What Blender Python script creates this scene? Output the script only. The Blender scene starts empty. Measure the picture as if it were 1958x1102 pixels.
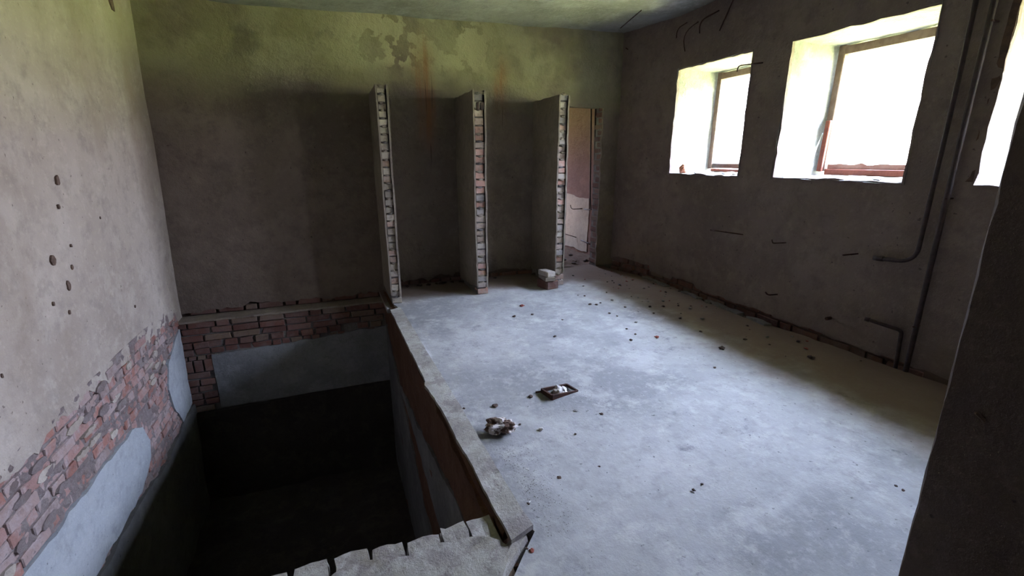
import bpy, bmesh, math, random
import numpy as np
from mathutils import Vector, Matrix, noise
from mathutils.geometry import delaunay_2d_cdt
R = random.Random(7)
sc = bpy.context.scene
col = sc.collection

# ------------------------------------------------------------------ camera
cam_d = bpy.data.cameras.new('camera'); cam = bpy.data.objects.new('camera', cam_d); col.objects.link(cam)
cam_d.sensor_width = 36; cam_d.lens = 36*870/1958
cam_d.clip_start = .05; cam_d.clip_end = 300
cam.location = (0, 0, 1.5)
cam.rotation_euler = (math.radians(90-15.789), 0, math.radians(-21.657))
sc.camera = cam

# ------------------------------------------------------------------ sky, sun, exposure
w = bpy.data.worlds.new('sky'); sc.world = w; w.use_nodes = True
nt = w.node_tree; nt.nodes.clear()
out = nt.nodes.new('ShaderNodeOutputWorld'); bg = nt.nodes.new('ShaderNodeBackground')
tc = nt.nodes.new('ShaderNodeTexCoord'); sp = nt.nodes.new('ShaderNodeSeparateXYZ'); rp = nt.nodes.new('ShaderNodeValToRGB')
nt.links.new(tc.outputs['Generated'], sp.inputs[0]); nt.links.new(sp.outputs['Z'], rp.inputs[0])
rp.color_ramp.elements[0].position = 0.0; rp.color_ramp.elements[0].color = (.38, .36, .37, 1)
rp.color_ramp.elements[1].position = .85; rp.color_ramp.elements[1].color = (1.52, 1.80, 2.5, 1)
e = rp.color_ramp.elements.new(.25); e.color = (.59, .63, .82, 1)
e = rp.color_ramp.elements.new(.55); e.color = (.96, 1.10, 1.53, 1)
nt.links.new(rp.outputs[0], bg.inputs[0]); bg.inputs[1].default_value = 1.0
nt.links.new(bg.outputs[0], out.inputs[0])
sd = bpy.data.lights.new('sun', 'SUN'); sd.energy = 4.2; sd.angle = .05; sd.color = (1, .95, .82)
so = bpy.data.objects.new('sun', sd); col.objects.link(so)
so.rotation_euler = Vector((.10, -.62, -.78)).to_track_quat('-Z', 'Y').to_euler()
sc.view_settings.view_transform = 'Standard'; sc.view_settings.look = 'None'
sc.view_settings.gamma = 1; sc.view_settings.use_curve_mapping = False
sc.view_settings.exposure = 6.3
try:
    sc.cycles.max_bounces = 8; sc.cycles.diffuse_bounces = 6; sc.cycles.glossy_bounces = 2
    sc.cycles.caustics_reflective = False; sc.cycles.caustics_refractive = False
    sc.cycles.sample_clamp_indirect = 12
except Exception: pass
WIN = [('window_1', 3.57, 4.58), ('window_2', 2.10, 3.155), ('window_3', .68, 1.69)]
WZ0, WZ1 = 1.34, 2.48
def portal(name, loc, rot, sx, sy):                 # sampling hint for the sky light coming through an opening
    d = bpy.data.lights.new(name, 'AREA'); d.shape = 'RECTANGLE'; d.size = sx; d.size_y = sy
    d.cycles.is_portal = True
    o = bpy.data.objects.new(name, d); col.objects.link(o); o.location = loc; o.rotation_euler = rot
for n, a, b in WIN:
    portal('window_portal', (4.56, (a+b)/2, (WZ0+WZ1)/2), (0, math.radians(90), 0), 1.16, b-a+.02)
portal('window_portal', (3.0, 9.02, 1.7), (math.radians(-90), 0, 0), .82, .82)

# ------------------------------------------------------------------ helpers
def tag(o, label=None, cat=None, group=None, kind=None):
    if label: o['label'] = label
    if cat: o['category'] = cat
    if group: o['group'] = group
    if kind: o['kind'] = kind
    return o
def link(name, me, m=None, parent=None, smooth=False):
    if m and not me.materials: me.materials.append(m)
    if smooth:
        for p in me.polygons: p.use_smooth = True
    o = bpy.data.objects.new(name, me); col.objects.link(o)
    if parent: o.parent = parent
    return o
def frombm(name, bm, m, parent=None, smooth=False):
    me = bpy.data.meshes.new(name); bm.to_mesh(me); bm.free()
    return link(name, me, m, parent, smooth)
def empty(name, loc=(0, 0, 0)):
    o = bpy.data.objects.new(name, None); col.objects.link(o); o.location = loc; o.empty_display_size = .1
    return o
def fn(x, y, z=0., sc_=1., o=3):
    return noise.fractal(Vector((x*sc_, y*sc_, z*sc_)), 1., 2., o)
def rl(p, q, seg=.06, amp=.015, seed=0):
    """ragged line p->q without q"""
    p = Vector(p); q = Vector(q); L = (q-p).length; n = max(1, int(L/seg)); d = (q-p)/n
    nn = Vector((-d.y, d.x)).normalized(); r = []
    for i in range(n):
        a = p+d*i
        if i: a = a+nn*(amp*(fn(a.x+seed, a.y-seed, seed, 6, 3)*1.6+R.uniform(-.45, .45)))+d*R.uniform(-.25, .25)
        r.append((a.x, a.y))
    return r
def poly(pts, seg=.06, amps=.015, seed=0):
    r = []
    for i, p in enumerate(pts):
        a = amps[i] if isinstance(amps, (list, tuple)) else amps
        r += rl(p, pts[(i+1) % len(pts)], seg, a, seed)
    return r
def inside(P, pl):
    x, y = P[:, 0], P[:, 1]; c = np.zeros(len(P), bool); n = len(pl)
    for i in range(n):
        x0, y0 = pl[i]; x1, y1 = pl[(i+1) % n]
        if y0 == y1: continue
        k = ((y0 > y) != (y1 > y)) & (x < (x1-x0)*(y-y0)/(y1-y0)+x0); c ^= k
    return c
def sheet(name, outline, f, m, parent=None, holes=(), step=.12, thick=.02, disp=.004, dscale=3., smooth=True, depthfn=None):
    """an uneven layer: outline (u,v); f(u,v,d) -> point d metres proud; rim turned back by thick"""
    us = [p[0] for p in outline]; vs = [p[1] for p in outline]
    g = np.array([(u, v) for u in np.arange(min(us)+step/2, max(us), step) for v in np.arange(min(vs)+step/2, max(vs), step)])
    vv = [Vector(p) for p in outline]; ed = [(i, (i+1) % len(outline)) for i in range(len(outline))]
    for h in holes:
        k = len(vv); vv += [Vector(p) for p in h]; ed += [(k+i, k+(i+1) % len(h)) for i in range(len(h))]
    if len(g):
        g = g+np.random.RandomState(len(g)).uniform(-step*.25, step*.25, g.shape)
        ok = inside(g, outline)
        for h in holes: ok &= ~inside(g, h)
        vv += [Vector(p) for p in g[ok]]
    V, E_, F, *_ = delaunay_2d_cdt(vv, ed, [], 0, 1e-5)
    P = np.array([(v.x, v.y) for v in V]); T = np.array([t for t in F if len(t) == 3])
    cen = P[T].mean(axis=1); ok = inside(cen, outline)
    for h in holes: ok &= ~inside(cen, h)
    T = T[ok]
    bm = bmesh.new(); bv = []
    for u, v in P:
        d = disp*fn(u, v, len(outline)*.37, dscale, 4)
        if depthfn: d += depthfn(u, v)
        bv.append(bm.verts.new(f(u, v, d)))
    c0 = P[T[0]].mean(axis=0); nrm = Vector(f(c0[0], c0[1], .1))-Vector(f(c0[0], c0[1], 0))
    a, b, c = [bv[i].co for i in T[0]]
    flip = (b-a).cross(c-a).dot(nrm) < 0
    for t in T:
        q = [bv[i] for i in t]
        if flip: q.reverse()
        try: bm.faces.new(q)
        except ValueError: pass
    for v in [v for v in bm.verts if not v.link_faces]: bm.verts.remove(v)
    if thick:
        for fc in bm.faces: fc.smooth = smooth
        be = [e for e in bm.edges if len(e.link_faces) == 1]
        back = -nrm.normalized()*thick
        r = bmesh.ops.extrude_edge_only(bm, edges=be)
        for x in r['geom']:
            if isinstance(x, bmesh.types.BMVert): x.co += back*R.uniform(.9, 1.1)
            elif isinstance(x, bmesh.types.BMFace): x.smooth = False
        for x in r['geom']:
            if isinstance(x, bmesh.types.BMEdge): pass
        for e in be: e.smooth = False
    else:
        for fc in bm.faces: fc.smooth = smooth
    bmesh.ops.recalc_face_normals(bm, faces=[]) if False else None
    return frombm(name, bm, m, parent)
def boxm(bm, x0, x1, y0, y1, z0, z1, jit=0., sub=0):
    r = bmesh.ops.create_cube(bm, size=1)
    vs = r['verts']
    for v in vs: v.co = Vector((x0+(v.co.x+.5)*(x1-x0), y0+(v.co.y+.5)*(y1-y0), z0+(v.co.z+.5)*(z1-z0)))
    if sub:
        es = list({e for v in vs for e in v.link_edges}); r2 = bmesh.ops.subdivide_edges(bm, edges=es, cuts=sub, use_grid_fill=True)
        vs = bm.verts[:]
    if jit:
        for v in vs: v.co += Vector([R.uniform(-jit, jit) for _ in range(3)])
def box(name, x0, x1, y0, y1, z0, z1, m, parent=None, jit=0., sub=0):
    bm = bmesh.new(); boxm(bm, x0, x1, y0, y1, z0, z1, jit, sub); return frombm(name, bm, m, parent)
def board(name, c, s, m, parent=None, rot=(0, 0, 0), bev=.004, jit=.0015, sub=2):
    bm = bmesh.new(); boxm(bm, -s[0]/2, s[0]/2, -s[1]/2, s[1]/2, -s[2]/2, s[2]/2)
    bmesh.ops.bevel(bm, geom=bm.edges[:], offset=bev, segments=1, affect='EDGES')
    for v in bm.verts: v.co += Vector([R.uniform(-jit, jit) for _ in range(3)])
    o = frombm(name, bm, m, parent); o.location = c; o.rotation_euler = rot; return o
def tube(name, pts, r, m, parent=None, seg=8, jit=0., caps=True):
    P = [Vector(p) for p in pts]; bm = bmesh.new(); rings = []
    t = (P[1]-P[0]).normalized(); n = t.orthogonal().normalized()
    for i, p in enumerate(P):
        t2 = (P[min(i+1, len(P)-1)]-P[max(i-1, 0)]).normalized()
        n = (n-t2*n.dot(t2)).normalized(); b = t2.cross(n)
        rr = r*(1+R.uniform(-jit, jit))
        rings.append([bm.verts.new(p+(n*math.cos(a)+b*math.sin(a))*rr) for a in [2*math.pi*k/seg for k in range(seg)]])
    for i in range(len(P)-1):
        for k in range(seg):
            f = bm.faces.new([rings[i][k], rings[i][(k+1) % seg], rings[i+1][(k+1) % seg], rings[i+1][k]]); f.smooth = True
    if caps:
        bm.faces.new(rings[0][::-1]); bm.faces.new(rings[-1])
    return frombm(name, bm, m, parent)
def bend(pts, rad, n=6):
    """round the corners of a polyline"""
    P = [Vector(p) for p in pts]; o = [P[0]]
    for i in range(1, len(P)-1):
        a, b, c = P[i-1], P[i], P[i+1]; u = (a-b).normalized(); v = (c-b).normalized()
        s, e = b+u*rad, b+v*rad
        for k in range(n+1):
            t = k/n; o.append(s.lerp(b, t).lerp(b.lerp(e, t), t))
    return o+[P[-1]]
def dense(pts, seg):
    P = [Vector(p) for p in pts]; o = []
    for a, b in zip(P, P[1:]):
        n = max(1, int((b-a).length/seg)); o += [a.lerp(b, k/n) for k in range(n)]
    return o+[P[-1]]

# ------------------------------------------------------------------ materials
def lk(nt, a, b): nt.links.new(a, b)
class M:
    """small node builder"""
    def __init__(s, name, rough=.9):
        s.m = bpy.data.materials.new(name); s.m.use_nodes = True; s.t = s.m.node_tree
        s.b = s.t.nodes['Principled BSDF']; s.b.inputs['Roughness'].default_value = rough
        s.b.inputs['Specular IOR Level'].default_value = .25
        s.co = s.t.nodes.new('ShaderNodeNewGeometry').outputs['Position']; s.c = None; s.h = None
    def n(s, k, **kw):
        x = s.t.nodes.new(k)
        for a, v in kw.items(): setattr(x, a, v)
        return x
    def noise(s, scale, detail=5, rough=.6, off=0, stretch=None, dist=0):
        mp = s.n('ShaderNodeMapping'); mp.inputs['Location'].default_value = (off, off*.7, off*1.3)
        if stretch: mp.inputs['Scale'].default_value = stretch
        lk(s.t, s.co, mp.inputs[0])
        x = s.n('ShaderNodeTexNoise'); x.inputs['Scale'].default_value = scale; x.inputs['Detail'].default_value = detail
        x.inputs['Roughness'].default_value = rough; x.inputs['Distortion'].default_value = dist
        lk(s.t, mp.outputs[0], x.inputs['Vector']); return x.outputs['Fac']
    def ramp(s, fac, a, b, inv=False):
        x = s.n('ShaderNodeMapRange'); x.inputs['From Min'].default_value = a; x.inputs['From Max'].default_value = b
        if inv: x.inputs['To Min'].default_value = 1; x.inputs['To Max'].default_value = 0
        x.interpolation_type = 'SMOOTHSTEP'
        lk(s.t, fac, x.inputs['Value']); return x.outputs['Result']
    def math(s, op, a, b=None, c=None):
        x = s.n('ShaderNodeMath', operation=op)
        for i, v in enumerate((a, b, c)):
            if v is None: continue
            if isinstance(v, (int, float)): x.inputs[i].default_value = v
            else: lk(s.t, v, x.inputs[i])
        return x.outputs[0]
    def axis(s, k):
        x = s.n('ShaderNodeSeparateXYZ'); lk(s.t, s.co, x.inputs[0]); return x.outputs[k]
    def rgb(s, c):
        x = s.n('ShaderNodeRGB'); x.outputs[0].default_value = (*c, 1); return x.outputs[0]
    def mix(s, fac, c, k=1.):
        if k != 1: fac = s.math('MULTIPLY', fac, k)
        x = s.n('ShaderNodeMix', data_type='RGBA'); lk(s.t, fac, x.inputs[0])
        lk(s.t, s.c, x.inputs[6]); col_ = s.rgb(c) if isinstance(c, tuple) else c; lk(s.t, col_, x.inputs[7]); s.c = x.outputs[2]
        return s
    def base(s, c): s.c = s.rgb(c); return s
    def bump(s, fac, d=.01, st=.6):
        x = s.n('ShaderNodeBump'); x.inputs['Distance'].default_value = d; x.inputs['Strength'].default_value = st
        lk(s.t, fac, x.inputs['Height'])
        if s.h: lk(s.t, s.h, x.inputs['Normal'])
        s.h = x.outputs[0]; return s
    def band(s, coord, a, b, soft):
        return s.math('MULTIPLY', s.ramp(coord, a-soft, a+soft), s.ramp(coord, b-soft, b+soft, True))
    def done(s):
        lk(s.t, s.c, s.b.inputs['Base Color'])
        if s.h: lk(s.t, s.h, s.b.inputs['Normal'])
        return s.m

def plaster(name, c1, c2, c3, sc_=1., bump=.012, rough=.92, speck=True, blotch=.5):
    m = M(name, rough).base(c1)
    m.mix(m.ramp(m.noise(.9*sc_, 4, .55, 3), .38, .66), c2, .9)
    m.mix(m.ramp(m.noise(2.6*sc_, 6, .65, 11), .5, .62), c3, blotch)
    m.mix(m.ramp(m.noise(9*sc_, 5, .7, 17), .45, .72), tuple(x*.62 for x in c1), .6)
    m.mix(m.ramp(m.noise(22*sc_, 5, .75, 19), .5, .7), tuple(min(1, x*1.3) for x in c1), .4)
    if speck: m.mix(m.ramp(m.noise(34*sc_, 2, .5, 23), .70, .76), tuple(x*.35 for x in c2), .7)
    m.bump(m.noise(5*sc_, 7, .75, 5), bump*2.6, .7).bump(m.noise(38*sc_, 5, .75, 9), bump*.8, .7)
    return m
# left wall
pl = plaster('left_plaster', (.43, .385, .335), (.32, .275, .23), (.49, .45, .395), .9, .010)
pl.mix(pl.ramp(pl.noise(1.3, 5, .6, 41, (1, .6, .25)), .5, .7), (.27, .215, .165), .7)
upper_green = pl.math('MULTIPLY', pl.ramp(pl.axis('Z'), 1.6, 3.0), pl.ramp(pl.noise(1.1, 5, .6, 55), .35, .65)); pl.mix(upper_green, (.27, .275, .15), .6)  # greener in patches towards the top of the wall
M_left = pl.done()
bl = plaster('pale_blue_render', (.37, .40, .42), (.31, .34, .365), (.43, .45, .455), 1.2, .006, blotch=.4); M_blue = bl.done()
# back wall
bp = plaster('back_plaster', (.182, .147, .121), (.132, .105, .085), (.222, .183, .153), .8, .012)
z = bp.axis('Z'); x = bp.axis('X')
up = bp.math('MULTIPLY', bp.ramp(bp.math('ADD', z, bp.math('MULTIPLY', bp.noise(1.5, 4, .6, 71), .5)), 2.2, 2.65), bp.ramp(bp.noise(1.2, 5, .6, 61), .3, .6))
bp.mix(up, (.25, .24, .14), .75)
bp.mix(bp.math('MULTIPLY', bp.math('MULTIPLY', bp.band(x, .2, 1.8, .3), bp.ramp(z, 2.4, 2.55)), bp.ramp(bp.noise(2.6, 4, .55, 84), .47, .49)), (.40, .375, .25), .85)
bp.mix(bp.math('MULTIPLY', bp.ramp(z, 2.1, 2.5), bp.ramp(bp.noise(1.9, 5, .6, 29), .45, .6)), (.31, .30, .20), .55)
bp.mix(bp.ramp(bp.noise(1.6, 5, .65, 91), .56, .7), (.10, .085, .07), .6)
for x0, wd, zt, zb in ((1.13, .17, 2.85, 1.25), (2.05, .15, 2.65, 1.70)):
    d = bp.math('ABSOLUTE', bp.math('SUBTRACT', bp.math('ADD', x, bp.math('MULTIPLY', bp.noise(3, 3, .5, 7), .12)), x0+.06))
    mask = bp.math('MULTIPLY', bp.ramp(d, 0, wd, True), bp.band(z, zb+.45, zt-.1, .25))
    st = bp.ramp(bp.noise(14, 3, .6, 31, (1, 1, .06)), .42, .6)
    bp.mix(bp.math('MULTIPLY', mask, bp.math('ADD', bp.math('MULTIPLY', st, .5), .5)), (.24, .115, .055), .88)
    st2 = bp.ramp(bp.noise(30, 2, .5, 37, (1, 1, .03)), .62, .68)
    bp.mix(bp.math('MULTIPLY', bp.math('MULTIPLY', bp.ramp(d, 0, wd*1.2, True), bp.band(z, zb+.25, zt-.5, .15)), st2), (.05, .03, .02), .9)
M_back = bp.done()
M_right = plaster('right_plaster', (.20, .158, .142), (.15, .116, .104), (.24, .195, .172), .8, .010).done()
cl = plaster('ceiling_concrete', (.30, .305, .28), (.19, .19, .165), (.40, .40, .385), .9, .01); M_ceil = cl.done()
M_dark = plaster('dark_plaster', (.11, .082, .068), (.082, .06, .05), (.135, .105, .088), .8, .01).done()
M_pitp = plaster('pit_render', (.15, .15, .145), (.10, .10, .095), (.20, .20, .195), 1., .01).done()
M_stall = plaster('partition_plaster', (.24, .205, .165), (.18, .15, .12), (.29, .26, .215), 1.3, .008).done()
M_mort = plaster('lime_mortar', (.38, .32, .31), (.31, .24, .225), (.44, .395, .385), 6., .02, blotch=.7).done()
M_mortd = plaster('dusty_mortar', (.22, .205, .195), (.16, .145, .135), (.29, .27, .26), 5., .02).done()
M_rev = plaster('reveal_whitewash', (.30, .30, .28), (.20, .205, .18), (.40, .40, .38), 2.4, .014).done()
fl = plaster('floor_concrete', (.315, .315, .32), (.19, .193, .205), (.38, .38, .38), 1.1, .0030, .88, blotch=.6)
fl.mix(fl.ramp(fl.noise(5, 7, .75, 101), .52, .68), (.43, .425, .41), .55)
fl.mix(fl.ramp(fl.noise(3.4, 7, .8, 111), .56, .70), (.13, .133, .148), .8)
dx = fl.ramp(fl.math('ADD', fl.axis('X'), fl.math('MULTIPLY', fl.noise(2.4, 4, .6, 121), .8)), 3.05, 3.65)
fl.mix(dx, (.14, .092, .066), .88)  # brown dirt along the window wall, darkened to paint in the shadow band
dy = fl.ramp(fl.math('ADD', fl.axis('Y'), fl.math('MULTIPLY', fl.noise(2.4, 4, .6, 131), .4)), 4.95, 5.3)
fl.mix(dy, (.12, .082, .064), .88)  # brown dirt in the stalls, its colour also carrying the partitions' shade
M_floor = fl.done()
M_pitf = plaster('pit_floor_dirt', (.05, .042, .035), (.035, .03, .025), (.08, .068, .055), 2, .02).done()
cp = plaster('curb_render', (.32, .31, .28), (.24, .225, .20), (.39, .38, .355), 2.2, .006, blotch=.6)
cp.mix(cp.ramp(cp.noise(3.1, 4, .6, 77), .55, .7), (.20, .18, .14), .6); cp.mix(cp.ramp(cp.noise(9, 6, .75, 87), .50, .60), (.17, .145, .145), .6)
M_cap = cp.done()
rb = plaster('rust_brown_render', (.12, .062, .038), (.085, .043, .026), (.15, .088, .058), 2., .012); M_rustw = rb.done()
M_panel = plaster('back_panel_render', (.24, .25, .255), (.17, .175, .18), (.30, .31, .315), 2, .008).done()
def brickmat(name, cols, dust=(.50, .44, .41), k=.5):
    m = M(name, .93)
    oi = m.n('ShaderNodeObjectInfo'); r = m.n('ShaderNodeValToRGB'); r.color_ramp.interpolation = 'CONSTANT'
    els = r.color_ramp.elements
    while len(els) > 1: els.remove(els[-1])
    els[0].color = (*cols[0], 1)
    for i, c in enumerate(cols[1:]): e = els.new((i+1)/len(cols)); e.color = (*c, 1)
    lk(m.t, oi.outputs['Random'], r.inputs[0]); m.c = r.outputs[0]
    m.mix(m.ramp(m.noise(9, 5, .7, 2), .42, .68), dust, k)
    m.mix(m.ramp(m.noise(26, 4, .7, 7), .5, .72), (.10, .06, .05), .5)
    m.bump(m.noise(30, 5, .75, 3), .008, .8)
    return m.done()
M_brick = brickmat('red_brick', [(.31, .155, .125), (.33, .20, .175), (.26, .125, .10), (.33, .245, .225), (.29, .165, .14), (.31, .19, .17), (.27, .21, .195)], dust=(.38, .325, .32), k=.8)
M_brickd = brickmat('old_brick', [(.165, .08, .06), (.145, .07, .055), (.18, .10, .08), (.12, .06, .048), (.18, .13, .095), (.15, .09, .075)], (.19, .15, .135), .5)
M_brickp = brickmat('partition_brick', [(.40, .23, .18), (.37, .31, .27), (.41, .25, .205), (.36, .33, .29), (.38, .30, .25), (.27, .25, .245)], (.43, .395, .35), .55)
def plain(name, c, c2, rough=.8, scale=12, metal=0, bump=.004):
    m = M(name, rough).base(c); m.mix(m.ramp(m.noise(scale, 5, .65, 5), .4, .65), c2)
    m.bump(m.noise(scale*4, 4, .6, 8), bump, .6); m.b.inputs['Metallic'].default_value = metal
    return m.done()
M_rust = plain('rusty_iron', (.06, .027, .019), (.035, .02, .016), .75, 25, .3)
M_pipe = plain('brown_painted_pipe', (.045, .028, .028), (.025, .018, .018), .6, 20, .0)
M_pipe.node_tree.nodes['Principled BSDF'].inputs['Specular IOR Level'].default_value = .35
M_wood = plain('faded_frame_wood', (.20, .14, .105), (.15, .10, .075), .7, 14)
M_woodr = plain('red_brown_wood', (.16, .045, .025), (.115, .03, .018), .6, 14)
M_woodg = plain('weathered_grey_wood', (.11, .095, .085), (.075, .063, .057), .8, 14)
M_white = plain('white_lime_lump', (.62, .61, .60), (.40, .385, .375), .9, 30)
M_rubd = plain('dark_debris', (.07, .048, .038), (.04, .03, .026), .9, 30)
M_rubr = plain('red_brick_shard', (.26, .08, .06), (.18, .05, .04), .9, 30)
M_rubg = plain('grey_mortar_chip', (.22, .215, .21), (.15, .145, .14), .9, 30)
M_hole = plain('dark_pit_mark', (.14, .10, .078), (.08, .056, .045), .95, 30)
M_wire = plain('pale_cable', (.6, .6, .6), (.5, .5, .5), .5, 5)
M_cream = plaster('cream_render', (.44, .38, .31), (.38, .33, .265), (.48, .42, .355), 1, .006).done()
M_pink = plaster('pinkish_plaster', (.20, .112, .09), (.16, .088, .07), (.24, .14, .112), 1, .01).done()
M_grass = plain('meadow_grass', (.25, .26, .105), (.20, .205, .085), .9, 1.2)

# ------------------------------------------------------------------ bricks (shared meshes)
def mkbrick(i):
    bm = bmesh.new(); bmesh.ops.create_cube(bm, size=1)
    rr = random.Random(100+i); D = Vector((1, .48, .27))
    for v in bm.verts: v.co = v.co*D
    for v in bm.verts:
        if rr.random() < .22: v.co *= rr.uniform(.86, .95)
    bmesh.ops.bevel(bm, geom=bm.edges[:], offset=.022, segments=1, affect='EDGES')
    for v in bm.verts:
        v.co += Vector((rr.uniform(-.012, .012), rr.uniform(-.010, .010), rr.uniform(-.010, .010)))
        v.co = Vector((v.co.x/D.x, v.co.y/D.y, v.co.z/D.z))
    bmesh.ops.triangulate(bm, faces=bm.faces[:])
    return bm
BM = {}
def brickmesh(mat, i):
    k = (mat.name, i)
    if k not in BM:
        bm = mkbrick(i); me = bpy.data.meshes.new('brick'); bm.to_mesh(me); bm.free(); me.materials.append(mat); BM[k] = me
    return BM[k]
def brick(c, L, W, H, mat, parent, ax='X', name='brick', tilt=.012):
    """L along ax, W depth, H up"""
    o = bpy.data.objects.new(name, brickmesh(mat, R.randrange(8))); col.objects.link(o); o.parent = parent
    o.location = c; o.scale = (L, W, H)
    o.rotation_euler = (R.uniform(-tilt, tilt)*2, R.uniform(-tilt, tilt), (math.pi/2 if ax == 'Y' else 0)+R.uniform(-tilt, tilt)+(math.pi if R.random() < .5 else 0))
    return o
def chunkmesh(seed, mats, flat=.6, sub=2, rough=.35, fs=1.6, split=False):
    bm = bmesh.new(); bmesh.ops.create_icosphere(bm, subdivisions=sub, radius=1)
    for v in bm.verts:
        n = fn(v.co.x+seed*3.1, v.co.y-seed, v.co.z+seed*1.7, fs, 3)
        q = 1+rough*n*1.6; v.co = Vector((v.co.x*q, v.co.y*q, v.co.z*q*flat))
    lo = min(v.co.z for v in bm.verts)
    for v in bm.verts: v.co.z = max(v.co.z-lo-.12*flat, 0)
    if split:
        for f in bm.faces:
            c = f.calc_center_median(); f.material_index = 1 if fn(c.x*1.5+seed, c.y*1.5, c.z*1.5, 1.3, 2)+c.x*.25 > .05 else 0
    me = bpy.data.meshes.new('chunk'); bm.to_mesh(me); bm.free()
    for m in mats: me.materials.append(m)
    return me

# ------------------------------------------------------------------ geometry constants
XL = lambda z: -1.565+.035*z
def XR(y):
    t = min(1, max(0, (y-4.6)/.92)); return 3.87-.13*t*t*(3-2*t)
ZC = lambda x: 2.955+.028*x
YB = 5.52
PX0, PX1, PY0, PY1 = -1.57, .50, 1.58, 5.35
fL = lambda y, z, d: (XL(z)+d, y, z)
fB = lambda x, z, d: (x, YB-d, z)
fR = lambda y, z, d: (XR(y)-d, y, z)
fT = lambda zz: (lambda x, y, d: (x, y, zz+d))

# ------------------------------------------------------------------ ground outside
g = box('ground', 4.9, 70, -60, 80, -.45, -.25, M_grass); tag(g, kind='structure')
g2 = box('ground', -30, 4.9, 9.4, 80, -.45, -.25, M_grass); tag(g2, kind='structure')

# ------------------------------------------------------------------ left wall
edge = [(-.6, .03), (1.2, .02), (2.4, .02), (3.0, .05), (3.5, .04), (4.1, -.01), (4.6, -.03), (5.0, -.05), (5.2, -.03)]
ol = []
for a, b in zip(edge, edge[1:]): ol += rl(a, b, .035, .030, 3)
ol += [(5.2, -.03), (5.28, -.06), (5.37, -.12), (5.53, -.12), (5.53, 3.0), (-.6, 3.0)]
wl = sheet('wall_left', ol, fL, M_left, None, step=.14, thick=.022, disp=.012, dscale=1.6); tag(wl, kind='structure')
sheet('mortar_bed', poly([(1.2, -1.22), (5.36, -1.22), (5.36, .12), (1.2, .12)], .2, 0), lambda y, z, d: (XL(z)-.004+d, y, z), M_mort, wl, step=.022, thick=0, disp=.020, dscale=19, smooth=False)
P1poly = poly([(1.3, -.46), (2.45, -.46), (3.3, -.47), (3.95, -.50), (4.08, -.57), (4.16, -.74), (4.12, -.87), (3.85, -1.01), (3.0, -1.0), (1.3, -1.0)], .07, .016, 5)
P2poly = poly([(5.34, -.18), (5.34, -1.03), (5.0, -1.06), (4.82, -.80), (4.76, -.58), (4.86, -.36), (5.12, -.24)], .06, .014, 6)
for pp in (P1poly, P2poly):
    sheet('plaster_patch', pp, lambda y, z, d: (XL(z)+.016+d, y, z), M_blue, wl, step=.09, thick=.03, disp=.006, dscale=4)
def inpoly(y, z): 
    q = np.array([[y, z]]); return inside(q, P1poly)[0] or inside(q, P2poly)[0]
row = 0; z = .075
while z > -1.15:
    y = 1.35+(row % 2)*.13+R.uniform(-.03, .03)
    hd = row % 3 == 1
    while y < 5.33:
        L = (.12 if hd else .25)+R.uniform(-.012, .012)
        if R.random() < .12: L *= .6
        if y+L > 5.36: L = 5.36-y
        cy, cz = y+L/2, z-.034
        pe = -.02 if cy > 4.6 else .03
        if L > .05 and not (inpoly(cy, cz) and inpoly(y+.02, cz) and inpoly(y+L-.02, cz)) and not (abs(cy-4.05) < .07 and abs(cz+.47) < .05) and (cz < pe+.04) and R.random() > .04:
            brick((XL(cz)-.054+R.uniform(-.006, .009), cy, cz), L-.006, .11, .066, M_brick, wl, 'Y', tilt=.02)
        y += L+.010
    z -= .077; row += 1
# smeared mortar blobs over the worn bricks and along the torn plaster edge
for k in range(46):
    y = R.uniform(2.2, 5.2); z = R.uniform(-.42, .02)
    a, b = R.uniform(.03, .09), R.uniform(.015, .035)
    pts = [(y+a*math.cos(t), z+b*math.sin(t)) for t in [i*math.pi/4 for i in range(8)]]
    sheet('mortar_smear', poly(pts, .02, .008, k), lambda y, z, d: (XL(z)+.012+d, y, z), M_mort if k % 2 else M_left, wl, step=.03, thick=.03, disp=.008, dscale=20)
for (y, z, r) in ((3.641, 1.378, .024), (3.399, .935, .030), (3.503, .756, .028), (3.589, .853, .014), (3.304, .697, .012), (3.592, 1.226, .012), (3.446, .60, .012), (3.63, .98, .009), (2.9, 1.6, .010), (4.1, 1.1, .008), (2.75, .5, .010), (4.4, .35, .010), (2.62, 1.25, .014)):
    pts = [(y+r*R.uniform(.6, .95)*math.cos(t), z+r*1.25*R.uniform(.8, 1.1)*math.sin(t)) for t in [i*math.pi/5 for i in range(10)]]
    sheet('chip_mark', pts, lambda y, z, d: (XL(z)+.008+d, y, z), M_hole, wl, step=.02, thick=.01, disp=.003, dscale=20)
pts = [(4.93, 2.93), (5.02, 2.93), (5.06, 2.80), (5.08, 2.66), (5.03, 2.66), (4.97, 2.76)]
sheet('chip_mark', poly(pts, .03, .006, 2), lambda y, z, d: (XL(z)+.010+d, y, z), M_hole, wl, step=.03, thick=.01, disp=.003, dscale=20)
# lower pit side
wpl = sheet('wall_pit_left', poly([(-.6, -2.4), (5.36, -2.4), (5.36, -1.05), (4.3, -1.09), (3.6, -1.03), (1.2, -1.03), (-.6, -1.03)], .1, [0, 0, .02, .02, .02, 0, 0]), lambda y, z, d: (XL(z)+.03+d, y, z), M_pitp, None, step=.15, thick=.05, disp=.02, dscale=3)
tag(wpl, kind='structure')
box('wall_backing', -1.9, -1.64, -.7, 5.9, -2.5, 3.3, M_dark, wl)

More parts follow.
